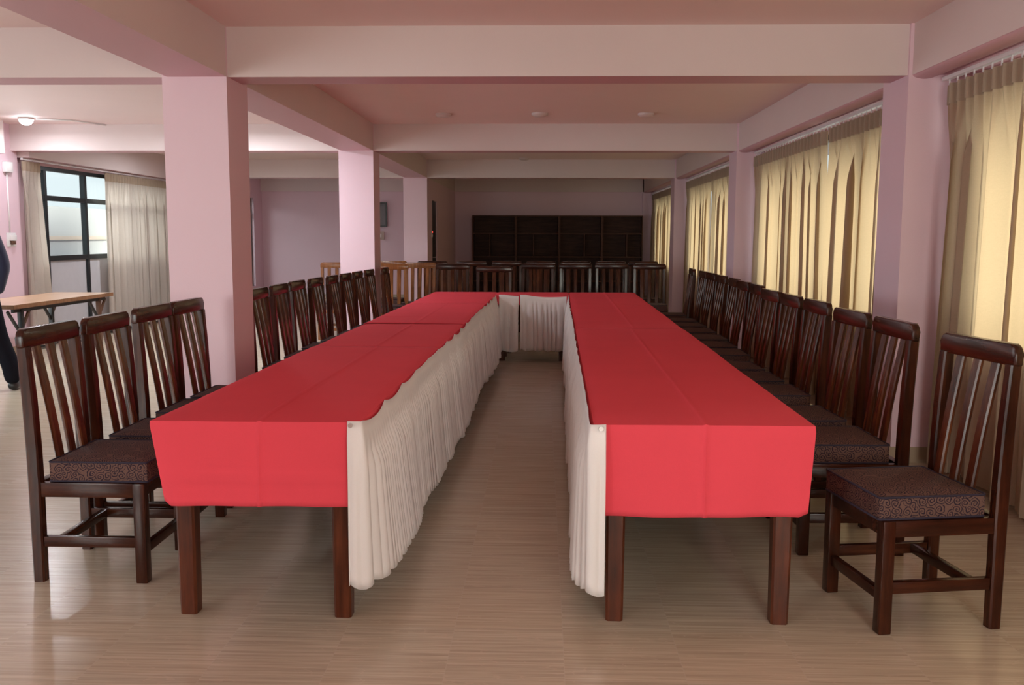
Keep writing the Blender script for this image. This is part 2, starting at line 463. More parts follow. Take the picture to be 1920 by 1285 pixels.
for i in range(2):
    beam(XL, XL + .22, (10.95, YB)[i], (15.25, 10.45)[i], 'cream beam above the left window wall, %s part' % ('far', 'near')[i], 2.30)

# partition with the dark door beyond the third column
mb = MB()
mb.box(-2.09, -1.94, 16.17, 16.48, 0, ZB); mb.box(-2.09, -1.94, 17.22, YF, 0, ZB); mb.box(-2.09, -1.94, 16.48, 17.22, 2.02, ZB)
structure(mb.build('wall_partition', M['pink']), 'shaded pink partition wall between third column and bookcases', 'wall')
d = MB().box(-2.06, -1.96, 16.485, 17.215, .01, 2.015, .003).build('door_1', M['dark_brown'])
structure(d, 'blackish narrow door in the partition beyond the third column', 'door')
MB().cyl((-1.95, 16.56, 1.02), (-1.90, 16.56, 1.02), .012).cyl((-1.905, 16.55, 1.02), (-1.905, 16.67, 1.02), .009).build('door_handle', M['steel'], d)
MB().box(-1.962, -1.948, 16.52, 17.18, 2.06, 2.28).build('vent_panel', M['dark_brown'], d)

# baseboards
structure(MB().box(XL, XL + .012, 15.65, YF - .06, 0, .10).build('baseboard_left', M['skirting']), 'tan tile baseboard of the left wall', 'baseboard')
structure(MB().box(XL + .012, -2.10, YF - .072, YF - .06, 0, .10).box(-1.94, RX0, YF - .012, YF, 0, .10).build('baseboard_far', M['skirting']), 'tan tile baseboard of the far wall', 'baseboard')
mb = MB()
for a, b in ((1.22, 5.8), (6.22, 10.78), (11.2, 15.77), (16.19, YF - .06)): mb.box(XR - .014, XR, a, b, 0, .10)
structure(mb.build('baseboard_right', M['dark_brown']), 'dark baseboard under the right-hand curtains', 'baseboard')

# round painted moulding above each right-hand curtain
for i, (a, b) in enumerate(((1.22, 5.8), (6.22, 10.78), (11.2, 15.77), (16.19, YF - .06))):
    mb = MB()
    poly = [(2.272 + .070 * math.cos(t), 2.368 + .026 * math.sin(t)) for t in [PI + k * PI / 12 for k in range(13)]]
    mb.prism(poly, 'Y', a, b)
    structure(mb.build('trim_%d' % (i + 1), M['pink_soffit'], smooth=.6), 'rounded pink moulding above the right-hand curtains, bay %s from the camera' % ('one', 'two', 'three', 'four')[i], 'trim')

# ------------------------------------------------------------------ chairs
def rounded_crest(y0, y1, z0, z1, r):
    pts = []
    for cx, cz, a0 in ((y1 - r, z1 - r, 0), (y0 + r, z1 - r, PI / 2)):
        for k in range(6):
            t = a0 + k * PI / 10; pts.append((cx + r * math.cos(t), cz + r * math.sin(t)))
    q = .008
    pts += [(y0, z0 + q), (y0 + q, z0), (y1 - q, z0), (y1, z0 + q)]
    return pts
def cushion_mesh():
    me = bmesh.new()
    nx, ny = 10, 10; X0, X1, Y0, Y1, Z0, Z1 = -.165, .235, -.205, .205, .413, .500
    bm = me; uvl = bm.loops.layers.uv.new('UVMap')
    bmesh.ops.create_cube(bm, size=1.0, matrix=Matrix.Translation(((X0 + X1) / 2, (Y0 + Y1) / 2, (Z0 + Z1) / 2)) @ Matrix.Diagonal((X1 - X0, Y1 - Y0, Z1 - Z0, 1)))
    bmesh.ops.subdivide_edges(bm, edges=[e for e in bm.edges if abs((e.verts[0].co - e.verts[1].co).z) < .01], cuts=8, use_grid_fill=True)
    bmesh.ops.recalc_face_normals(bm, faces=bm.faces[:])
    for v in bm.verts:
        u = (v.co.x - X0) / (X1 - X0) * 2 - 1; w = (v.co.y - Y0) / (Y1 - Y0) * 2 - 1
        k = (1 - u * u) * (1 - w * w)
        if v.co.z > .45: v.co.z += .014 * max(0.0, k) ** .6 - .004
    es = [e for e in bm.edges if len(e.link_faces) == 2 and e.link_faces[0].normal.angle(e.link_faces[1].normal) > 1.0]
    bmesh.ops.bevel(bm, geom=es, offset=.009, segments=2, profile=.6, affect='EDGES')
    for f in bm.faces:
        f.normal_update(); n = f.normal
        for l in f.loops:
            c = l.vert.co
            if abs(n.z) > .6: l[uvl].uv = (c.x, c.y)
            elif abs(n.x) > abs(n.y): l[uvl].uv = (c.y + 3, c.z)
            else: l[uvl].uv = (c.x + 5, c.z)
    return bm
def build_chair(top_mat=None):
    wz, wy, wx, sl = (M['wood_z'], M['wood_y'], M['wood_x'], M['slat']) if top_mat is None else (top_mat,) * 4
    t = thing('dining_chair', 'proto', 'chair')
    for s in (-1, 1):
        y = .199 * s
        m = MB(); m.box(.178, .225, y - .0235, y + .0235, 0, .412, .005); m.build('leg', wz, t, .6)
        m = MB()   # rear leg and back post in one piece, leaning back above the seat
        rows = []
        for z, xx, hx, hy in ((0, -.222, .0225, .0225), (.40, -.222, .025, .0225), (.55, -.224, .025, .022), (.75, -.231, .024, .0215), (.958, -.243, .022, .021)):
            c = .006
            rows.append([(xx + a, y + b, z) for a, b in ((-hx, -hy + c), (-hx + c, -hy), (hx - c, -hy), (hx, -hy + c), (hx, hy - c), (hx - c, hy), (-hx + c, hy), (-hx, hy - c))])
        rr = [[m.bm.verts.new(p) for p in r] for r in rows]
        for i in range(len(rr) - 1):
            for k in range(8): m.bm.faces.new((rr[i][k], rr[i][(k + 1) % 8], rr[i + 1][(k + 1) % 8], rr[i + 1][k]))
        m.bm.faces.new(rr[0]); m.bm.faces.new(rr[-1]); m.build('leg', wz, t, .6)
        m = MB(); m.box(-.197, .178, y - .014, y + .014, .145, .188, .004); m.build('stretcher', wx, t, .6)
    MB().box(.190, .216, -.1755, .1755, .115, .155, .004).build('stretcher', wy, t, .6)
    MB().box(-.150, -.122, -.185, .185, .150, .186, .004).build('stretcher', wy, t, .6)
    m = MB()
    for s in (-1, 1):
        m.box(-.197, .178, .199 * s - .016, .199 * s + .016, .352, .411, .003)
    m.box(.182, .214, -.1755, .1755, .352, .411, .003); m.box(-.236, -.204, -.1765, .1765, .352, .411, .003)
    m.box(-.175, -.145, -.183, .183, .365, .41, .003)
    m.build('seat_frame', wx, t, .6)
    m = MB()
    m.prism(rounded_crest(-.226, .226, .952, 1.030, .034), 'X', -.262, -.228, .008)
    for v in m.bm.verts:
        v.co.x -= .004 * (1 - (v.co.y / .226) ** 2)
    m.build('crest_rail', wy, t, .7)
    for yy in (-.105, 0, .105):
        pts = []
        for k in range(9):
            f = k / 8; z = .955 - f * (.955 - .40)
            x = -.246 + .086 * f + .005 * math.sin(f * PI)
            pts.append((x, yy * (1 - .06 * f), z))
        MB().strip(pts, .047, .020).build('slat', sl, t, .6)
    bm = cushion_mesh(); mb = MB(); mb.bm.free(); mb.bm = bm
    cu = mb.build('seat_cushion', M['cushion'], t, .9)
    for z in (.4945, .4165):
        p = []
        X0, X1, Y0, Y1, r = -.165, .235, -.205, .205, .012
        for cx, cy, a0 in ((X1 - r, Y1 - r, 0), (X0 + r, Y1 - r, PI / 2), (X0 + r, Y0 + r, PI), (X1 - r, Y0 + r, 1.5 * PI)):
            for k in range(4):
                a = a0 + k * PI / 6; p.append((cx + r * math.cos(a), cy + r * math.sin(a), z))
        p.append(p[0]); MB().tube(p, .0042, 6).build('piping', M['piping'], cu, 3)
    return t
proto = build_chair(); first = [True]
ordn = ('first', 'second', 'third', 'fourth', 'fifth', 'sixth', 'seventh', 'eighth', 'ninth', 'tenth', 'eleventh', 'twelfth', 'thirteenth')
def put_chair(x, y, rz, label, group, src=None):
    src = src or proto
    if src.get('used') is None: o = src; src['used'] = 1
    else:
        o = dup(src)
    if 'used' in o and o is not src: del o['used']
    o.location = (x, y, 0); o.rotation_euler = (0, 0, rz)
    o['label'] = label; o['category'] = 'chair'; o['group'] = group
    return o
# right-hand row, near to far: centre y, crest x, turn
right = [(3.50, 1.625, .16), (4.27, 1.60, .03), (4.82, 1.585, .05), (5.55, 1.62, .02), (6.08, 1.61, .0), (6.60, 1.605, .03), (7.37, 1.68, -.03),
         (7.90, 1.69, .0), (8.46, 1.725, -.02), (9.10, 1.735, .0), (9.68, 1.74, .02), (10.20, 1.745, -.01), (10.98, 1.745, -.05)]
for i, (y, cx, a) in enumerate(right):
    if i == 0: lab = 'dark wooden slat-back chair standing alone nearest the camera, right of the red tables'
    elif i == len(right) - 1: lab = 'dark slat-back chair at the far end of the right-hand row, half turned edge on'
    else: lab = 'dark slat-back chair, %s from the camera in the row along the right-hand curtains' % ordn[i]
    put_chair(cx - .245 * math.cos(a), y - .245 * math.sin(a), PI + a, lab, 'chairs along the right side of the tables')
left = [(3.81, -2.055, .0), (4.30, -2.045, .02), (4.86, -2.06, .0), (5.33, -2.055, -.01),
        (6.49, -2.0, .0), (7.07, -2.01, .01), (7.63, -2.02, .0), (8.14, -1.99, .0), (8.66, -1.96, .02), (9.19, -1.945, .0), (9.71, -1.93, .0), (10.26, -1.91, -.02), (10.88, -1.84, .02)]
for i, (y, cx, a) in enumerate(left):
    if i == 0: lab = 'dark wooden slat-back chair nearest the camera, left of the red tables, whole side in view'
    elif i < 4: lab = 'dark slat-back chair on the left before the nearest pink column, %s from the camera' % ordn[i]
    elif i == 12: lab = 'dark slat-back chair at the far end of the left row beside the second pink column'
    else: lab = 'dark slat-back chair, %s beyond the nearest pink column in the left-hand row' % ordn[i - 4]
    put_chair(cx + .245 * math.cos(a), y + .245 * math.sin(a), a, lab, 'chairs along the left side of the tables')
# chairs beyond the far end of the tables: crest x, crest y, turn
rowA = [(-1.20, 12.45, .03), (-.60, 11.62, .02), (-.06, 12.80, -.03), (.45, 12.85, .02), (.95, 12.95, .0), (1.46, 12.85, -.03)]
rowB = [(-1.62, 13.75, .05), (-1.06, 13.95, .0), (-.53, 14.05, .03), (-.02, 14.1, -.02), (.50, 14.1, .02), (1.02, 14.1, .0), (1.50, 14.05, .03)]
wordsA = ('left end of front row', 'nearest, second from left in front row', 'third from left', 'fourth from left', 'fifth from left', 'right end of front row')
for i, (x, y, a) in enumerate(rowA):
    put_chair(x + .245 * math.sin(a), y - .245 * math.cos(a), -PI / 2 + a, 'dark slat-back chair just beyond the far table, ' + wordsA[i], 'front row of chairs beyond the far table')
wordsB = ('left end', 'second from left', 'third from left', 'fourth from left', 'fifth from left', 'sixth from left', 'right end before the curtain')
for i, (x, y, a) in enumerate(rowB):
    put_chair(x + .245 * math.sin(a), y - .245 * math.cos(a), -PI / 2 + a, 'dark slat-back chair in the back row before the bookcases, ' + wordsB[i], 'back row of chairs before the bookcases')
op = build_chair(M['orange_wood'])
oc = [(-2.00, 12.35, .1, 'orange-brown wooden chair seen between second and third pink columns, nearest its neighbours'),
      (-1.70, 12.98, -.05, 'orange-brown wooden chair beside the dark front row, right of its orange neighbours'),
      (-2.22, 13.75, .0, 'orange-brown wooden chair in front of the third pink column, behind its orange neighbours'),
      (-2.86, 12.95, .12, 'orange-brown wooden chair peeping out left of the second pink column')]
for x, y, a, lab in oc:
    put_chair(x + .245 * math.sin(a), y - .245 * math.cos(a), -PI / 2 + a, lab, 'orange-brown chairs behind the left row', op)
for o in list(bpy.data.objects):
    if 'used' in o: del o['used']

# ------------------------------------------------------------------ tables, cloths, skirts
TH = .0159; TY = 3.235; TZ = .75; YEND = 10.93
LE = (-1.3865, -.648); RE = (.190, .9473)
def tp(x, y, z):                 # row coordinates -> room (rows stand slightly askew)
    return (x + TH * (y - TY), y - TH * 0, z)
def table(x0, x1, y0, y1, label, group):
    t = thing('table', label, 'table', tp((x0 + x1) / 2, (y0 + y1) / 2, 0), -TH, group)
    hx, hy = (x1 - x0) / 2, (y1 - y0) / 2
    MB().box(-hx, hx, -hy, hy, .715, .743, .004).build('table_top', M['table_wood'], t, .6)
    m = MB(); i = .07
    for s in (-1, 1):
        m.box(s * (hx - i) - .012, s * (hx - i) + .012, -hy + i, hy - i, .625, .715)
        m.box(-hx + i, hx - i, s * (hy - i) - .012, s * (hy - i) + .012, .625, .715)
    m.build('apron', M['table_wood'], t)
    for sx in (-1, 1):
        for sy in (-1, 1):
            cx, cy = sx * (hx - i + .002), sy * (hy - i + .002)
            m = MB(); r0, r1 = .031, .036; rows = []
            for z, r in ((0, r0), (.06, r0 + .001), (.715, r1)):
                c = .008
                rows.append([m.bm.verts.new((cx + a, cy + b, z)) for a, b in ((-r, -r + c), (-r + c, -r), (r - c, -r), (r, -r + c), (r, r - c), (r - c, r), (-r + c, r), (-r, r - c))])
            for q in range(2):
                for k in range(8): m.bm.faces.new((rows[q][k], rows[q][(k + 1) % 8], rows[q + 1][(k + 1) % 8], rows[q + 1][k]))
            m.bm.faces.new(rows[0]); m.bm.faces.new(rows[-1]); m.build('leg', M['table_wood'], t, .6)
    return t
def cuts(a, b, n): return [(a + (b - a) * k / n, a + (b - a) * (k + 1) / n) for k in range(n)]
where = ('nearest the camera', 'second from the camera', 'third from the camera', 'furthest from the camera')
for i, (a, b) in enumerate(cuts(TY + .012, YEND - .012, 4)):
    table(LE[0] + .012, LE[1] - .012, a + .004, b - .004, 'wooden table under the left red cloths, ' + where[i], 'tables of the left row')
    table(RE[0] + .012, RE[1] - .012, a + .004, b - .004, 'wooden table under the right red cloths, ' + where[i], 'tables of the right row')
EX0, EX1, EY0 = LE[1] + .004, RE[0] - .004, 10.40
table(EX0 + .012, EX1 - .012, EY0 + .012, YEND - .012, 'short wooden table joining the two rows at the far end', 'end table')

def crease(v, c, w=.012, h=.0035):
    return h * max(0.0, 1 - abs(v - c) / w)
def cloth(x0, x1, y0, y1, label, z=TZ, front=False, drop=(.31, .31, .31), creases=(), ycr=(), pull=(0, 0), seed=0, back=False, group=None, fcr=0.0):
    """draped cloth: drop = inner?, order (left, front, right)"""
    rg = random.Random(seed); ph = [rg.uniform(0, 6.28) for _ in range(8)]
    ex = .006
    x0 -= ex; x1 += ex
    if front: y0 -= ex
    if back: y1 += ex
    bm = bmesh.new()
    # sheet in (u,v) : top
    xs = sorted(set([x0 + (x1 - x0) * k / 26 for k in range(27)] + [c + d for c in creases for d in (-.012, 0, .012)]))
    ysl = sorted(set([y0 + (y1 - y0) * k / max(8, int((y1 - y0) / .09)) for k in range(max(8, int((y1 - y0) / .09)) + 1)] + [c + d for c in ycr for d in (-.012, 0, .012)]))
    def topz(x, y):
        zz = z + .0012 * math.sin(3.1 * x + 2.3 * y + ph[0]) + .001 * math.sin(5.3 * y + ph[1])
        for c in creases: zz += crease(x, c)
        for c in ycr: zz += crease(y, c, .012, .003)
        d = min(x - x0, x1 - x)
        if front: d = min(d, y - y0)
        return zz - .006 * max(0, 1 - d / .012) ** 2
    G = [[bm.verts.new(tp(x, y, topz(x, y))) for x in xs] for y in ysl]
    for i in range(len(ysl) - 1):
        for j in range(len(xs) - 1): bm.faces.new((G[i][j], G[i][j + 1], G[i + 1][j + 1], G[i + 1][j]))
    # hanging border, walked around the perimeter: left side (far->near), front, right side (near->far)
    per = []
    nrm = []
    NI = len(ysl)
    for i in range(NI - 1, -1, -1): per.append((G[i][0], (-1, 0), xs[0], ysl[i]))
    if front:
        for j in range(1, len(xs) - 1): per.append((G[0][j], (0, -1), xs[j], ysl[0]))
        for i in range(0, NI): per.append((G[i][-1], (1, 0), xs[-1], ysl[i]))
    segs = [per] if front else [per, [(G[i][-1], (1, 0), xs[-1], ysl[i]) for i in range(NI)]]
    if back: segs.append([(G[-1][j], (0, 1), xs[j], ysl[-1]) for j in range(len(xs))])
    K = 15
    for si, seg in enumerate(segs):
        rows = [[p[0] for p in seg]]
        n = len(seg)
        for k in range(1, K + 1):
            f = k / K; row = []
            for idx, (v, nn, x, y) in enumerate(seg):
                nx, ny = nn
                corner_l = front and (abs(x - x0) < 1e-6 and abs(y - y0) < 1e-6)
                corner_r = front and (abs(x - x1) < 1e-6 and abs(y - y0) < 1e-6)
                if corner_l: nx, ny = -.7, -.7
                if corner_r: nx, ny = .7, -.7
                dr = drop[0] if nx < -.8 else drop[2] if nx > .8 else drop[1]
                if corner_l: dr = drop[1] - .015
                if corner_r: dr = drop[1] - .015
                s = x * 1.0 + y * 1.0
                out = .004 + .006 * f + .006 * f * math.sin(9 * s + ph[2]) + .004 * f * math.sin(23 * s + ph[3])
                px, py = x + nx * out, y + ny * out
                if front:   # cloth pulled in towards the bottom near the outer front corners
                    wl = max(0, 1 - math.hypot(x - x0, y - y0) / .16); wr = max(0, 1 - math.hypot(x - x1, y - y0) / .16)
                    px += pull[0] * f * wl - pull[1] * f * wr
                zz = z - .006 - dr * f + .003 * f * math.sin(7 * s + ph[4])
                if abs(ny) > .8:
                    for c in creases: py -= crease(x, c, .010, .008)
                    if fcr: py -= .009 * max(0.0, 1 - abs(f - fcr) * 15) + .03 * max(0.0, f - fcr)
                row.append(bm.verts.new(tp(px, py, zz)))
            rows.append(row)
        for k in range(K):
            for i in range(n - 1): bm.faces.new((rows[k][i], rows[k][i + 1], rows[k + 1][i + 1], rows[k + 1][i]))
    mb = MB(); mb.bm.free(); mb.bm = bm
    o = mb.build('tablecloth', M['red'], None, .75)
    so = o.modifiers.new('thickness', 'SOLIDIFY'); so.thickness = .0016; so.offset = 0
    tag(o, label, 'tablecloth', group)
    if front:     # stitched hem line near the bottom edge
        hm = []
        zh = z - drop[1] + .012
        for j in range(1, 30):
            x = x0 + .03 + (x1 - x0 - .06) * j / 30
            hm.append(tp(x, y0 - .013, zh))
    return o
LG, RG = 'red cloths on the left row', 'red cloths on the right row'
cloth(LE[0], LE[1], TY, 5.46, 'red tablecloth on the left row nearest the camera, hanging over the front edge', front=True, drop=(.31, .303, .28), creases=(-1.00,), pull=(.055, .0), fcr=.667, seed=1, group=LG)
cloth(LE[0], LE[1], 5.43, 6.95, 'red tablecloth on the left row, second from the camera', z=TZ - .003, drop=(.3, .3, .28), creases=(-1.02,), seed=2, group=LG)
cloth(LE[0], LE[1], 6.92, 9.02, 'red tablecloth on the left row, third from the camera', z=TZ - .0005, drop=(.3, .3, .28), creases=(-1.01,), ycr=(7.5,), seed=3, group=LG)
cloth(LE[0], LE[1], 8.99, YEND, 'red tablecloth on the left row, furthest from the camera', z=TZ - .003, drop=(.3, .3, .28), seed=4, back=True, group=LG)
cloth(RE[0], RE[1], TY, 6.63, 'red tablecloth on the right row nearest the camera, hanging over the front edge', front=True, drop=(.28, .325, .31), creases=(.575,), pull=(.0, .022), seed=5, group=RG)
cloth(RE[0], RE[1], 6.60, YEND, 'red tablecloth on the far part of the right row', z=TZ - .003, drop=(.28, .3, .3), creases=(.60,), seed=6, back=True, group=RG)
cloth(EX0, EX1, EY0, YEND, 'narrow strip of red tablecloth on the short far end table', z=TZ - .004, front=True, drop=(.02, .1, .02), seed=7)

def smooth(a, b, x):
    t = min(1, max(0, (x - a) / (b - a))); return t * t * (3 - 2 * t)
def skirt(path, label, top=.752, bottom=.145, pin=.42, sag=.021, seed=0, pins=None, pleat=.040, flare=.050, group=None, rev=False):
    """gathered skirt along plan path [(x,y)]; outward normal is on the right-hand side of travel"""
    rg = random.Random(seed)
    P = [Vector((p[0], p[1])) for p in path]
    L = [0]
    for i in range(1, len(P)): L.append(L[-1] + (P[i] - P[i - 1]).length)
    tot = L[-1]; n = int(tot / .0058)
    base = []
    for i in range(n + 1):
        s = tot * i / n
        k = 0
        while k < len(L) - 2 and L[k + 1] < s: k += 1
        d = (P[k + 1] - P[k]).normalized()
        nr = Vector((d.y, -d.x))
        # blend normals at bends
        for b in range(1, len(P) - 1):
            if abs(s - L[b]) < .03:
                d0 = (P[b] - P[b - 1]).normalized(); d1 = (P[b + 1] - P[b]).normalized()
                f = smooth(-.03, .03, s - L[b]); dd = (d0 * (1 - f) + d1 * f).normalized(); nr = Vector((dd.y, -dd.x))
        base.append((s, P[k] + (P[k + 1] - P[k]).normalized() * (s - L[k]), nr))
    # irregular pleat phase
    ph = []; acc = 0.0; wl = pleat
    for i in range(n + 1):
        if i % 12 == 0: wl = pleat * rg.uniform(.62, 1.55)
        acc += (tot / n) / wl * 2 * PI; ph.append(acc)
    amp = [1.0] * (n + 1); a = 1.0
    for i in range(n + 1):
        if i % 20 == 0: at = rg.uniform(.55, 1.35)
        a += (at - a) * .12; amp[i] = a
    rows = []; NR = 17
    for r in range(NR + 1):
        f = r / NR; row = []
        for i, (s, p, nr) in enumerate(base):
            ss = max(0.0, s - .06) / pin
            sg = sag * (1 - abs(2 * (ss - math.floor(ss)) - 1) ** 2.2) * (.6 + .4 * math.sin(2.1 * s + seed)) if s > .06 else 0
            tz = top - sg
            bz = bottom + .010 * math.sin(ph[i] * .5) + .012 * math.sin(s * 1.7 + seed)
            z = tz + (bz - tz) * f
            g = smooth(.10, .30, f)
            A = .0150 * amp[i] * g * (.7 + .7 * f) * (.25 + .75 * smooth(.03, .16, s if not rev else tot - s))
            c = math.cos(ph[i])
            c = math.copysign(abs(c) ** .7, c)
            out = .004 + .010 * smooth(0, .12, f) + flare * (.25 + .75 * smooth(.02, .45, s if not rev else tot - s)) * f ** 1.1 * (.75 + .25 * math.sin(s * 2.3 + seed)) + A * (1 + c)
            out += .006 * (sg / max(sag, 1e-6))
            tang = Vector((-nr.y, nr.x)) * (A * .75 * math.sin(ph[i] + .5))
            q = p + nr * out + tang
            row.append(tp(q.x, q.y, z))
        rows.append(row)
    o = grid_obj('table_skirt', rows, M['skirt'], None, 3.0, thick=.0012)
    return tag(o, label, 'table skirt', group)
# outward on the right of travel: left row's inner face looks to +x -> travel towards +y ; right row's to -x -> travel towards -y
sk = skirt([(LE[1] - .034, TY - .021), (LE[1] + .013, TY - .021), (LE[1] + .013, 10.40)], 'white pleated table skirt along the inner side of the left tables', seed=1, group=None)
gx, gy, gz = tp(LE[1] - .022, TY - .030, .738)
MB().cyl((gx, gy + .004, gz), (gx, gy - .004, gz), .0085, 14).build('pin', M['steel'], sk, .6)
sk = skirt([(RE[0] - .013, 10.40), (RE[0] - .013, TY - .021), (RE[0] + .036, TY - .021)], 'white pleated table skirt along the inner side of the right tables', seed=4, flare=.0, pin=.38, sag=.007, rev=True)
gx, gy, gz = tp(RE[0] + .018, TY - .032, .735)
MB().cyl((gx, gy + .004, gz), (gx, gy - .004, gz), .0085, 14).build('pin', M['steel'], sk, .6)
skirt([(EX0 + .05, EY0 - .02), (EX0 + .27, EY0 - .02)], 'short white skirt piece on the far table, left of the slit', seed=5, pleat=.07, sag=.05, pin=.32, flare=.02, bottom=.13, group='skirt pieces of the far table')
skirt([(EX0 + .285, EY0 - .02), (EX1 - .03, EY0 - .02)], 'wider white skirt piece on the far table, right of the slit', seed=8, pleat=.06, sag=.03, pin=.62, flare=.02, bottom=.12, group='skirt pieces of the far table')

# ------------------------------------------------------------------ curtains
def curtain(axis_x, y0, y1, top, bot, label, seed, side=1, amp=.05, pitch=.105, lean=(0, 0), fold=.21, group=None, mat=None, fo=.17):
    """curtain hanging in the plane x = axis_x from y0 to y1; side = direction of the room"""
    rg = random.Random(seed); W = y1 - y0
    n = max(20, int(abs(W) / .0085)); NR = 30
    ph, ph2 = [], []; a = rg.uniform(0, 6); b = rg.uniform(0, 6); wl = fold
    for i in range(n + 1):
        if i % 13 == 0: wl = fold * rg.uniform(.6, 1.6)
        a += abs(W) / n / wl * 2 * PI; ph.append(a)
    am = []; cur = 1.0; tgt = 1.0
    for i in range(n + 1):
        if i % 17 == 0: tgt = rg.uniform(.35, 1.4)
        cur += (tgt - cur) * .12; am.append(cur)
    def pt(i, f):
        u = i / n; y = y0 + W * u
        z = top + (bot - top) * f
        hp = abs(W) * u / pitch; fr = hp - math.floor(hp)
        pinch = math.exp(-((fr - .5) / .17) ** 2)                 # pinch pleats of the heading
        head = .046 * pinch - .014
        t = smooth(.035, .22, f)
        fd = math.sin(ph[i])
        fold_ = amp * am[i] * (fd + .32 * math.sin(2.3 * ph[i] + 1))
        x = axis_x + side * ((head * (1 - t)) + fold_ * t * (.6 + .4 * f))
        yy = y + lean[0] * smooth(0, 1, f) * (1 - u) + lean[1] * smooth(0, 1, f) * u + .02 * t * math.sin(ph[i] * .5) + fold * fo * t * am[i] * math.sin(2 * ph[i])
        return (x, yy, z)
    rows = [[pt(i, r / NR) for i in range(n + 1)] for r in range(NR + 1)]
    o = grid_obj('curtain', rows, mat or M['curtain'], None, 3.0)
    tag(o, label, 'curtain', group)
    hb = .052 if top - bot > 1 else .05
    hr = [[(pt(i, f)[0] + side * .007, pt(i, f)[1], pt(i, f)[2]) for i in range(n + 1)] for f in (.0005, .012, .024, .036, hb)]
    grid_obj('heading', hr, M['heading'], o, 3.0)
    return o
CX = 2.385
GR = 'beige curtains along the right-hand windows'
specs = [(1.35, 4.46, 'beige curtain at the right edge of the picture, nearest the camera', (0, 0)),
         (4.52, 5.71, 'glowing beige curtain right of the nearest wall column, behind the lone chair', (0, .07)),
         (6.28, 7.92, 'beige curtain just beyond the nearest wall column, dark shaded folds', (0, .0)),
         (8.10, 10.70, 'beige curtain reaching the second wall column, left of the gap of light', (-.13, .05)),
         (11.25, 13.45, 'beige curtain just beyond the second wall column', (0, .03)),
         (13.50, 15.70, 'beige curtain reaching the third wall column', (0, .03)),
         (16.25, 18.30, 'beige curtain just beyond the third wall column', (0, 0)),
         (18.34, 20.45, 'beige curtain furthest from the camera beside the bookcases', (0, 0))]
for i, (a, b, lab, ln) in enumerate(specs):
    curtain(CX, a, b, 2.290, .045, lab, 20 + i, side=-1, lean=ln, amp=.052 if i != 2 else .066, fold=.25, group=GR)
# rails
for i, (a, b) in enumerate(((1.25, 5.78), (6.24, 10.76), (11.22, 15.75), (16.2, 20.7))):
    r = MB().box(CX - .02, CX + .02, a, b, 2.324, 2.346, .004).build('curtain_rail', M['rail'])
    tag(r, 'white curtain rail under the right-hand beam, bay %s from the camera' % ('one', 'two', 'three', 'four')[i], 'curtain rail', 'curtain rails')
    g0 = MB().box(-.003, .003, -.005, .005, 2.293, 2.324).build('glider', M['rail'], r)
    g0.location = (CX, a + .05, 0); k = a + .155
    while k < b:
        g = g0.copy(); COL.objects.link(g); g.parent = r; g.location = (CX, k, 0); k += .105
LCX = -6.13
GL = 'pale beige curtains at the left window'
curtain(LCX, 10.97, 11.33, 2.262, .05, 'pale beige curtain bunched against the pillar, left of the black window', 41, side=1, amp=.035, pitch=.075, fold=.12, group=GL, lean=(.0, .14), mat=M['curtain_left'], fo=.09)
curtain(LCX, 13.08, 15.20, 2.262, .05, 'pale beige curtain right of the black window, before the nearest column', 42, side=1, amp=.04, pitch=.09, fold=.17, group=GL, lean=(0, 0), mat=M['curtain_left'], fo=.09)
r = MB().box(LCX - .015, LCX + .015, 10.96, 15.24, 2.272, 2.298, .004).build('curtain_rail', M['rail'])
tag(r, 'white curtain rail above the left window', 'curtain rail', 'curtain rails')

# ------------------------------------------------------------------ bookcases
bx = [-1.532, -.585, .358, 1.287, 2.165]; dv = [-1.15, -.203, .902, 1.821]
bl = ('left end', 'second from left', 'third from left', 'right end by the curtain')
for i in range(4):
    a, b = bx[i] + .002, bx[i + 1] - .002
    t = thing('bookcase', 'empty blackish wooden bookcase against the far wall, ' + bl[i], 'bookcase', ((a + b) / 2, 20.56, 0), 0, 'bookcases along the far wall')
    h = (b - a) / 2; dp = .16; cxx = (a + b) / 2; H = 1.845
    for s in (-1, 1): MB().box(s * h - (.022 if s > 0 else 0), s * h + (.022 if s < 0 else 0), -dp, dp, 0, H).build('side_panel', M['case_wood_lit'], t)
    MB().box(-h + .022, h - .022, -dp, dp, H - .022, H).build('top_panel', M['case_wood_lit'], t)
    MB().box(-h + .022, h - .022, dp - .012, dp, .04, H - .022).build('back_panel', M['case_wood'], t)
    for z in (.06, .42, .95, 1.452): MB().box(-h + .022, h - .022, -dp + .005, dp - .012, z - .011, z + .011).build('shelf', M['case_wood_lit'], t)
    MB().box(dv[i] - cxx - .010, dv[i] - cxx + .010, -dp + .006, dp - .012, .961, 1.441).build('divider', M['case_wood_lit'], t)
    MB().box(-h + .022, h - .022, -dp + .02, -dp + .035, 0, .049).build('plinth', M['case_wood'], t)

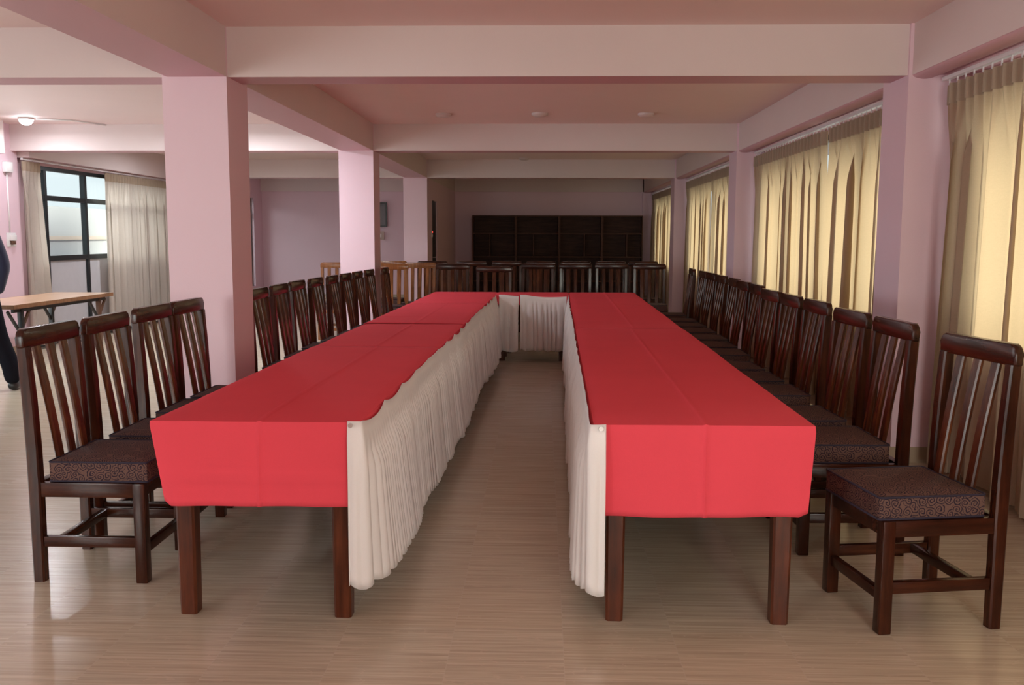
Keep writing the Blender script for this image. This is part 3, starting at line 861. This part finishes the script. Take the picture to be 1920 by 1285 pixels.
# ------------------------------------------------------------------ small fittings
def ceiling_light(x, y, label, lit=False, r=.085, dome=.02):
    t = thing('ceiling_light', label, 'ceiling light', (x, y, ZC), 0, None if lit else 'unlit round ceiling lights')
    MB().cyl((0, 0, -.022), (0, 0, -.0005), r, 28).build('base', M['cream'], t, .6)
    m = MB(); n = 24; rings = []
    for k in range(5):
        a = k / 4 * PI / 2
        rings.append([m.bm.verts.new((r * .9 * math.cos(a) * math.cos(q * 2 * PI / n), r * .9 * math.cos(a) * math.sin(q * 2 * PI / n), -.0225 - dome * math.sin(a))) for q in range(n)] if k < 4 else [m.bm.verts.new((0, 0, -.0225 - dome))])
    for k in range(3):
        for q in range(n): m.bm.faces.new((rings[k][q], rings[k][(q + 1) % n], rings[k + 1][(q + 1) % n], rings[k + 1][q]))
    for q in range(n): m.bm.faces.new((rings[3][q], rings[3][(q + 1) % n], rings[4][0]))
    m.build('diffuser', M['led'] if lit else M['cream'], t, 3)
    return t
ceiling_light(-5.63, 10.2, 'lit white ceiling lamp at the upper left, glowing', True, .080, .06)
ceiling_light(-3.45, 9.75, 'lit white ceiling lamp hidden behind the nearest column', True, .080, .06)
ceiling_light(-4.70, 13.3, 'lit white ceiling lamp in the bay of the left window', True, .080, .06)
ceiling_light(-1.04, 9.9, 'unlit round ceiling light above the left table row')
ceiling_light(-.04, 9.87, 'unlit round ceiling light above the aisle between the tables')
ceiling_light(1.06, 9.9, 'unlit round ceiling light above the right table row')
ceiling_light(-.31, 15.45, 'unlit round ceiling light before the third beam')
o = MB().tube([(-5.52, 10.2, ZC - .012), (-5.2, 10.35, ZC - .012), (-5.02, 10.78, ZC - .012)], .009).build('cable_conduit', M['white_plastic'], None, 3)
tag(o, 'thin cable conduit running from the lit ceiling lamp to the beam', 'conduit')
# pillar fittings (on the face turned to the room)
PX = -6.165
j = thing('junction_box', 'small white junction box high on the left pillar', 'junction box', (PX, 10.68, 2.17))
MB().box(.0005, .05, -.07, .07, -.06, .06, .006).build('box', M['white_plastic'], j, .6)
o = MB().tube([(PX + .008, 10.68, 2.112), (PX + .008, 10.68, 1.418)], .009).build('cable_conduit', M['white_plastic'], None, 3)
tag(o, 'white vertical conduit down the left pillar to the switch', 'conduit')
s_ = thing('light_switch', 'white switch plate with dark plug at the foot of the pillar conduit', 'switch', (PX, 10.70, 1.34))
MB().box(.0005, .014, -.09, .09, -.08, .08, .004).build('plate', M['white_plastic'], s_, .6)
MB().box(.014, .05, -.05, .05, -.01, .055, .006).build('adaptor', M['white_plastic'], s_, .6)
MB().box(.014, .045, -.035, .035, -.055, -.012, .006).build('plug', M['brown_metal'], s_, .6)
# picture and plate on the far wall seen between second and third columns
FY = YF - .061
p = thing('wall_picture', 'dark framed picture on the far wall beside the second column', 'picture', (-3.60, FY, 1.86))
MB().box(-.16, .16, -.03, -.0005, -.27, .27, .004).build('frame', M['dark_brown'], p)
MB().box(-.125, .125, -.034, -.031, -.235, .235).build('print', M['picture'], p)
p = thing('switch_plate', 'small brownish switch plate on the far wall below the dark picture', 'switch', (-3.60, FY, 1.40))
MB().box(-.09, .09, -.02, -.0005, -.09, .09, .004).build('plate', plain('beige_plastic', rgb(.45, .33, .28), .4), p)
MB().box(-.03, .03, -.027, -.02, -.04, .04, .003).build('rocker', M['white_plastic'], p)
p = thing('indicator_switch', 'small switch with glowing red indicator beside the dark partition door', 'switch', (-1.9395, 16.36, 1.43))
MB().box(.0005, .014, -.04, .04, -.06, .06, .004).build('plate', M['white_plastic'], p)
MB().cyl((.014, .0, .035), (.024, .0, .035), .014, 14).build('red_light', M['red_led'], p)
MB().box(.014, .022, -.018, .018, -.045, .0, .003).build('rocker', M['white_plastic'], p)

# ------------------------------------------------------------------ folding table at the left
t = thing('folding_table', 'tan topped folding table with dark braced legs beside the left window', 'table', (-5.21, 9.45, 0), .0)
MB().box(-.33, .33, -1.0, 1.0, .716, .75, .003, mi=0).build('table_top', M['desk_top'], t)
m = MB()
for s in (-1, 1):
    m.box(s * .333 - .004, s * .333 + .004, -1.004, 1.004, .712, .7505); m.box(-.337, .337, s * 1.003 - .004, s * 1.003 + .004, .712, .7505)
m.build('edge_band', M['desk_edge'], t)
m = MB()
for s in (-1, 1): m.box(s * .27 - .012, s * .27 + .012, -.92, .92, .672, .716)
m.build('frame', M['black_metal'], t)
for sy in (-1, 1):
    for sx in (-1, 1):
        mm = M['brown_metal'] if (sx, sy) == (1, 1) else M['black_metal']
        lg = MB().bar((sx * .27, sy * .78, .012), (sx * .27, sy * .78, .70), .045, .045, .004).build('leg', mm, t, .6)
        MB().cyl((sx * .27, sy * .78, 0), (sx * .27, sy * .78, .014), .026, 12).build('foot_cap', M['black_metal'], lg)
        MB().bar((sx * .27, sy * .78 - .22, .69), (sx * .27, sy * .78, .45), .02, .028, .003).build('brace', M['black_metal'], t)
        MB().bar((sx * .27, sy * .78 + .16, .69), (sx * .27, sy * .78, .50), .02, .028, .003).build('brace', M['brown_metal'], t)
    MB().bar((-.25, sy * .78, .22), (.25, sy * .78, .22), .025, .025, .003).build('crossbar', M['black_metal'], t)

# ------------------------------------------------------------------ person at the left edge
def skin_mesh(name, verts, edges, radii, mat, parent, levels=2, root=0):
    me = bpy.data.meshes.new(name + '_cage'); me.from_pydata(verts, edges, [])
    o = bpy.data.objects.new(name + '_cage', me); COL.objects.link(o)
    o.modifiers.new('s', 'SKIN'); 
    sv = me.skin_vertices[0].data
    for i, r in enumerate(radii): sv[i].radius = r if isinstance(r, tuple) else (r, r); sv[i].use_root = (i == root)
    ss = o.modifiers.new('d', 'SUBSURF'); ss.levels = levels; ss.render_levels = levels
    dg = bpy.context.evaluated_depsgraph_get()
    ev = o.evaluated_get(dg); nm = bpy.data.meshes.new_from_object(ev)
    bpy.data.objects.remove(o); bpy.data.meshes.remove(me)
    nm.name = name; nm.materials.clear(); nm.materials.append(mat); nm.shade_smooth()
    r = bpy.data.objects.new(name, nm); COL.objects.link(r)
    if parent is not None: r.parent = parent
    return r
pr = thing('person', 'person in navy sweater and black trousers at the left edge, standing by the folding table', 'person', (-5.02, 8.12, 0), 0)
# local frame: faces -x/+y (turned away), right-hand side of the picture is +x
def person():
    V = []; E_ = []; R = []
    def a(p, r, par=None):
        V.append(p); R.append(r)
        if par is not None: E_.append((par, len(V) - 1))
        return len(V) - 1
    pel = a((0, 0, .92), (.145, .11)); wa = a((0, .01, 1.08), (.13, .10), pel); ch = a((0, .01, 1.26), (.15, .11), wa)
    ut = a((0, .0, 1.38), (.11, .085), ch); nk = a((0, .01, 1.46), .052, ut); hb = a((0, .015, 1.53), .062, nk)
    hm = a((0, .02, 1.61), (.078, .092), hb); ht = a((0, .015, 1.69), (.062, .075), hm)
    nose = a((0, .105, 1.585), .014, hm); 
    for s in (-1, 1):
        a((s * .082, .01, 1.59), .015, hm)
        sh = a((s * .155, 0, 1.375), .062, ut); el = a((s * .245, -.04, 1.12), .042, sh); wr = a((s * .180, .05, .925), .029, el)
        hd = a((s * .145, .075, .865), (.032, .018), wr)
        for k, (dx, L) in enumerate(((-.024, .060), (-.008, .070), (.008, .066), (.022, .052))):
            f1 = a((s * .132, .082 + dx, .825), .009, hd); f2 = a((s * .126, .082 + dx, .825 - L * .5), .008, f1); a((s * .118, .080 + dx, .825 - L * .9), .007, f2)
        th = a((s * .120, .10, .845), .011, hd); a((s * .108, .112, .815), .009, th)
        hip = a((s * .085, 0, .84), .088, pel); kn = a((s * (.10 if s < 0 else .135), .02, .48), .058, hip); ak = a((s * (.11 if s < 0 else .255), -.02, .085), .038, kn)
        a((s * (.115 if s < 0 else .26), .08, .035), (.036, .026), ak)
    return V, E_, R
V, E_, R = person()
skin_mesh('body', V, E_, R, M['skin'], pr)
g = 1.0
SV = [(0, 0, .82), (0, .01, 1.04), (0, .01, 1.26), (0, .0, 1.385), (0, .01, 1.435)]
SR = [(.172, .14), (.162, .135), (.168, .128), (.125, .10), (.066, .066)]
SE = [(0, 1), (1, 2), (2, 3), (3, 4)]
for s in (-1, 1):
    b = len(SV)
    SV += [(s * .16, 0, 1.375), (s * .245, -.04, 1.12), (s * .162, .06, .870)]; SR += [.077, .060, .048]; SE += [(3, b), (b, b + 1), (b + 1, b + 2)]
skin_mesh('sweater', SV, SE, SR, M['navy_knit'], pr)
TV = [(0, 0, .97)]; TR = [(.158, .128)]; TE = []
for s in (-1, 1):
    b = len(TV); lx = (.10, .11) if s < 0 else (.155, .255)
    TV += [(s * .09, 0, .83), (s * lx[0], .02, .48), (s * (lx[1] + .0), -.005, .20), (s * lx[1], -.015, .045)]; TR += [.105, .083, .082, .075]; TE += [(0, b), (b, b + 1), (b + 1, b + 2), (b + 2, b + 3)]
skin_mesh('trousers', TV, TE, TR, M['trouser'], pr)
for s in (-1, 1):
    lx = .11 if s < 0 else .255
    skin_mesh('shoe', [(s * lx, -.055, .042), (s * lx, .03, .045), (s * (lx + .008), .12, .036), (s * (lx + .01), .175, .030)], [(0, 1), (1, 2), (2, 3)], [(.050, .046), (.054, .046), (.054, .036), (.036, .028)], M['shoe'], pr)
skin_mesh('hair', [(0, -.005, 1.60), (0, .0, 1.66), (0, .02, 1.705)], [(0, 1), (1, 2)], [(.084, .080), (.086, .092), (.07, .08)], M['hair'], pr)
pr.rotation_euler = (0, 0, .35)

# ------------------------------------------------------------------ outside the left window
nb = thing('neighbouring_building', 'pale grey building seen through the left window', 'building', (-9.2, 14.0, 0))
MB().box(-1.5, 0, -5, 8, -1, 1.93).build('wall', M['outside_wall'], nb)
f = MB().box(-.02, .03, -1.55, -.75, .9, 1.78).build('window', M['outside_dark'], nb)
MB().box(.03, .05, -.95, -.75, .9, 1.80).build('jamb', M['outside_white'], f)
MB().box(-.02, .06, .9, 6, 1.30, 1.37).build('ledge', plain('outside_tan_ledge', rgb(.6, .5, .42), .7), nb)
o = MB().box(XR + .16, XR + .80, YB, YF, 2.36, 2.46).build('added_sunshade', M['outside_wall']); structure(o, 'unseen slab added outside to shade the tops of the right-hand curtains', 'added_sunshade')  # unseen slab, added to keep daylight off the curtain tops
o = MB().box(XR + .5, 40, -20, 45, -1.2, -1.0).build('ground', M['outside_ground']); structure(o, 'ground outside the right-hand windows', 'ground')
o = MB().box(-40, XL - .4, -20, 45, -1.2, -1.0).build('ground', M['outside_ground']); structure(o, 'ground outside the left window', 'ground')

# ------------------------------------------------------------------ light
w = bpy.data.worlds.new('sky'); SC.world = w; w.use_nodes = True
nt = w.node_tree; bg = nt.nodes['Background']
sky = nt.nodes.new('ShaderNodeTexSky'); sky.sky_type = 'HOSEK_WILKIE'; sky.turbidity = 8.0; sky.sun_direction = (.3, -.4, .85)
mixn = nt.nodes.new('ShaderNodeMix'); mixn.data_type = 'RGBA'; mixn.inputs[0].default_value = .75
nt.links.new(sky.outputs[0], mixn.inputs[6]); mixn.inputs[7].default_value = (.86, .95, 1.0, 1)
nt.links.new(mixn.outputs[2], bg.inputs['Color']); bg.inputs['Strength'].default_value = 1.5

def area(name, loc, direction, sx, sy, power, color):
    l = bpy.data.lights.new(name, 'AREA'); l.shape = 'RECTANGLE'; l.size = sx; l.size_y = sy; l.energy = power; l.color = color
    o = bpy.data.objects.new(name, l); COL.objects.link(o); o.location = loc
    o.rotation_euler = Vector(direction).to_track_quat('-Z', 'Y').to_euler()
    return o
# daylight outside the right-hand windows (x = height of the rectangle after tracking)
for i, (a, b, z0, z1) in enumerate(R_OPEN):
    pw = (12, 25, 12, 8, 2)[i]
    area('daylight_right', (XR + .50, (a + b) / 2, 1.15), (-1, 0, .1), (b - a), 1.1, pw, (1.0, .93, .82))
for i, (a, b, z0, z1) in enumerate(L_OPEN):
    pw = (30, 60, 130, 0, 10)[i]  # last entry feeds the added far-bay window
    if pw: area('daylight_left', (XL - .45, (a + b) / 2, 1.4), (1, 0, 0), (b - a), 1.8, pw, (.94, .96, 1.0))
area('daylight_left', (XL - 2.0, 13.0, 3.6), (1, 0, -.8), 4.5, 2.2, 380, (.94, .97, 1.0))
area('daylight_behind', (-4.8, YB - .45, 1.75), (0, 1, -.08), 2.4, 2.2, 245, (1.0, .98, .96))
area('daylight_behind', (1.45, YB - .45, 1.75), (0, 1, -.08), 1.7, 2.2, 235, (1.0, .93, .84))
def lamp_light(x, y, power):
    l = bpy.data.lights.new('lamp_light', 'AREA'); l.shape = 'DISK'; l.size = .16; l.energy = power; l.color = (.92, .95, 1.0)
    o = bpy.data.objects.new('lamp_light', l); COL.objects.link(o); o.location = (x, y, ZC - .09)
lamp_light(-5.63, 10.2, 12)
lamp_light(-3.45, 9.75, 66)
lamp_light(-4.70, 13.3, 48)
sl = bpy.data.lights.new('hazy_sun', 'SUN'); sl.energy = 8.8; sl.angle = math.radians(24); sl.color = (1.0, .92, .80)
so = bpy.data.objects.new('hazy_sun', sl); COL.objects.link(so); so.rotation_euler = Vector((-1, -.85, -.42)).to_track_quat('-Z', 'Y').to_euler()

SC.view_settings.view_transform = 'Standard'; SC.view_settings.look = 'None'
SC.view_settings.exposure = 0.0; SC.view_settings.gamma = 1.0
try: SC.view_settings.use_curve_mapping = False
except Exception: pass
SC.cycles.max_bounces = 10; SC.cycles.diffuse_bounces = 8; SC.cycles.transparent_max_bounces = 12
SC.cycles.sample_clamp_indirect = 4.0; SC.cycles.caustics_reflective = False; SC.cycles.caustics_refractive = False
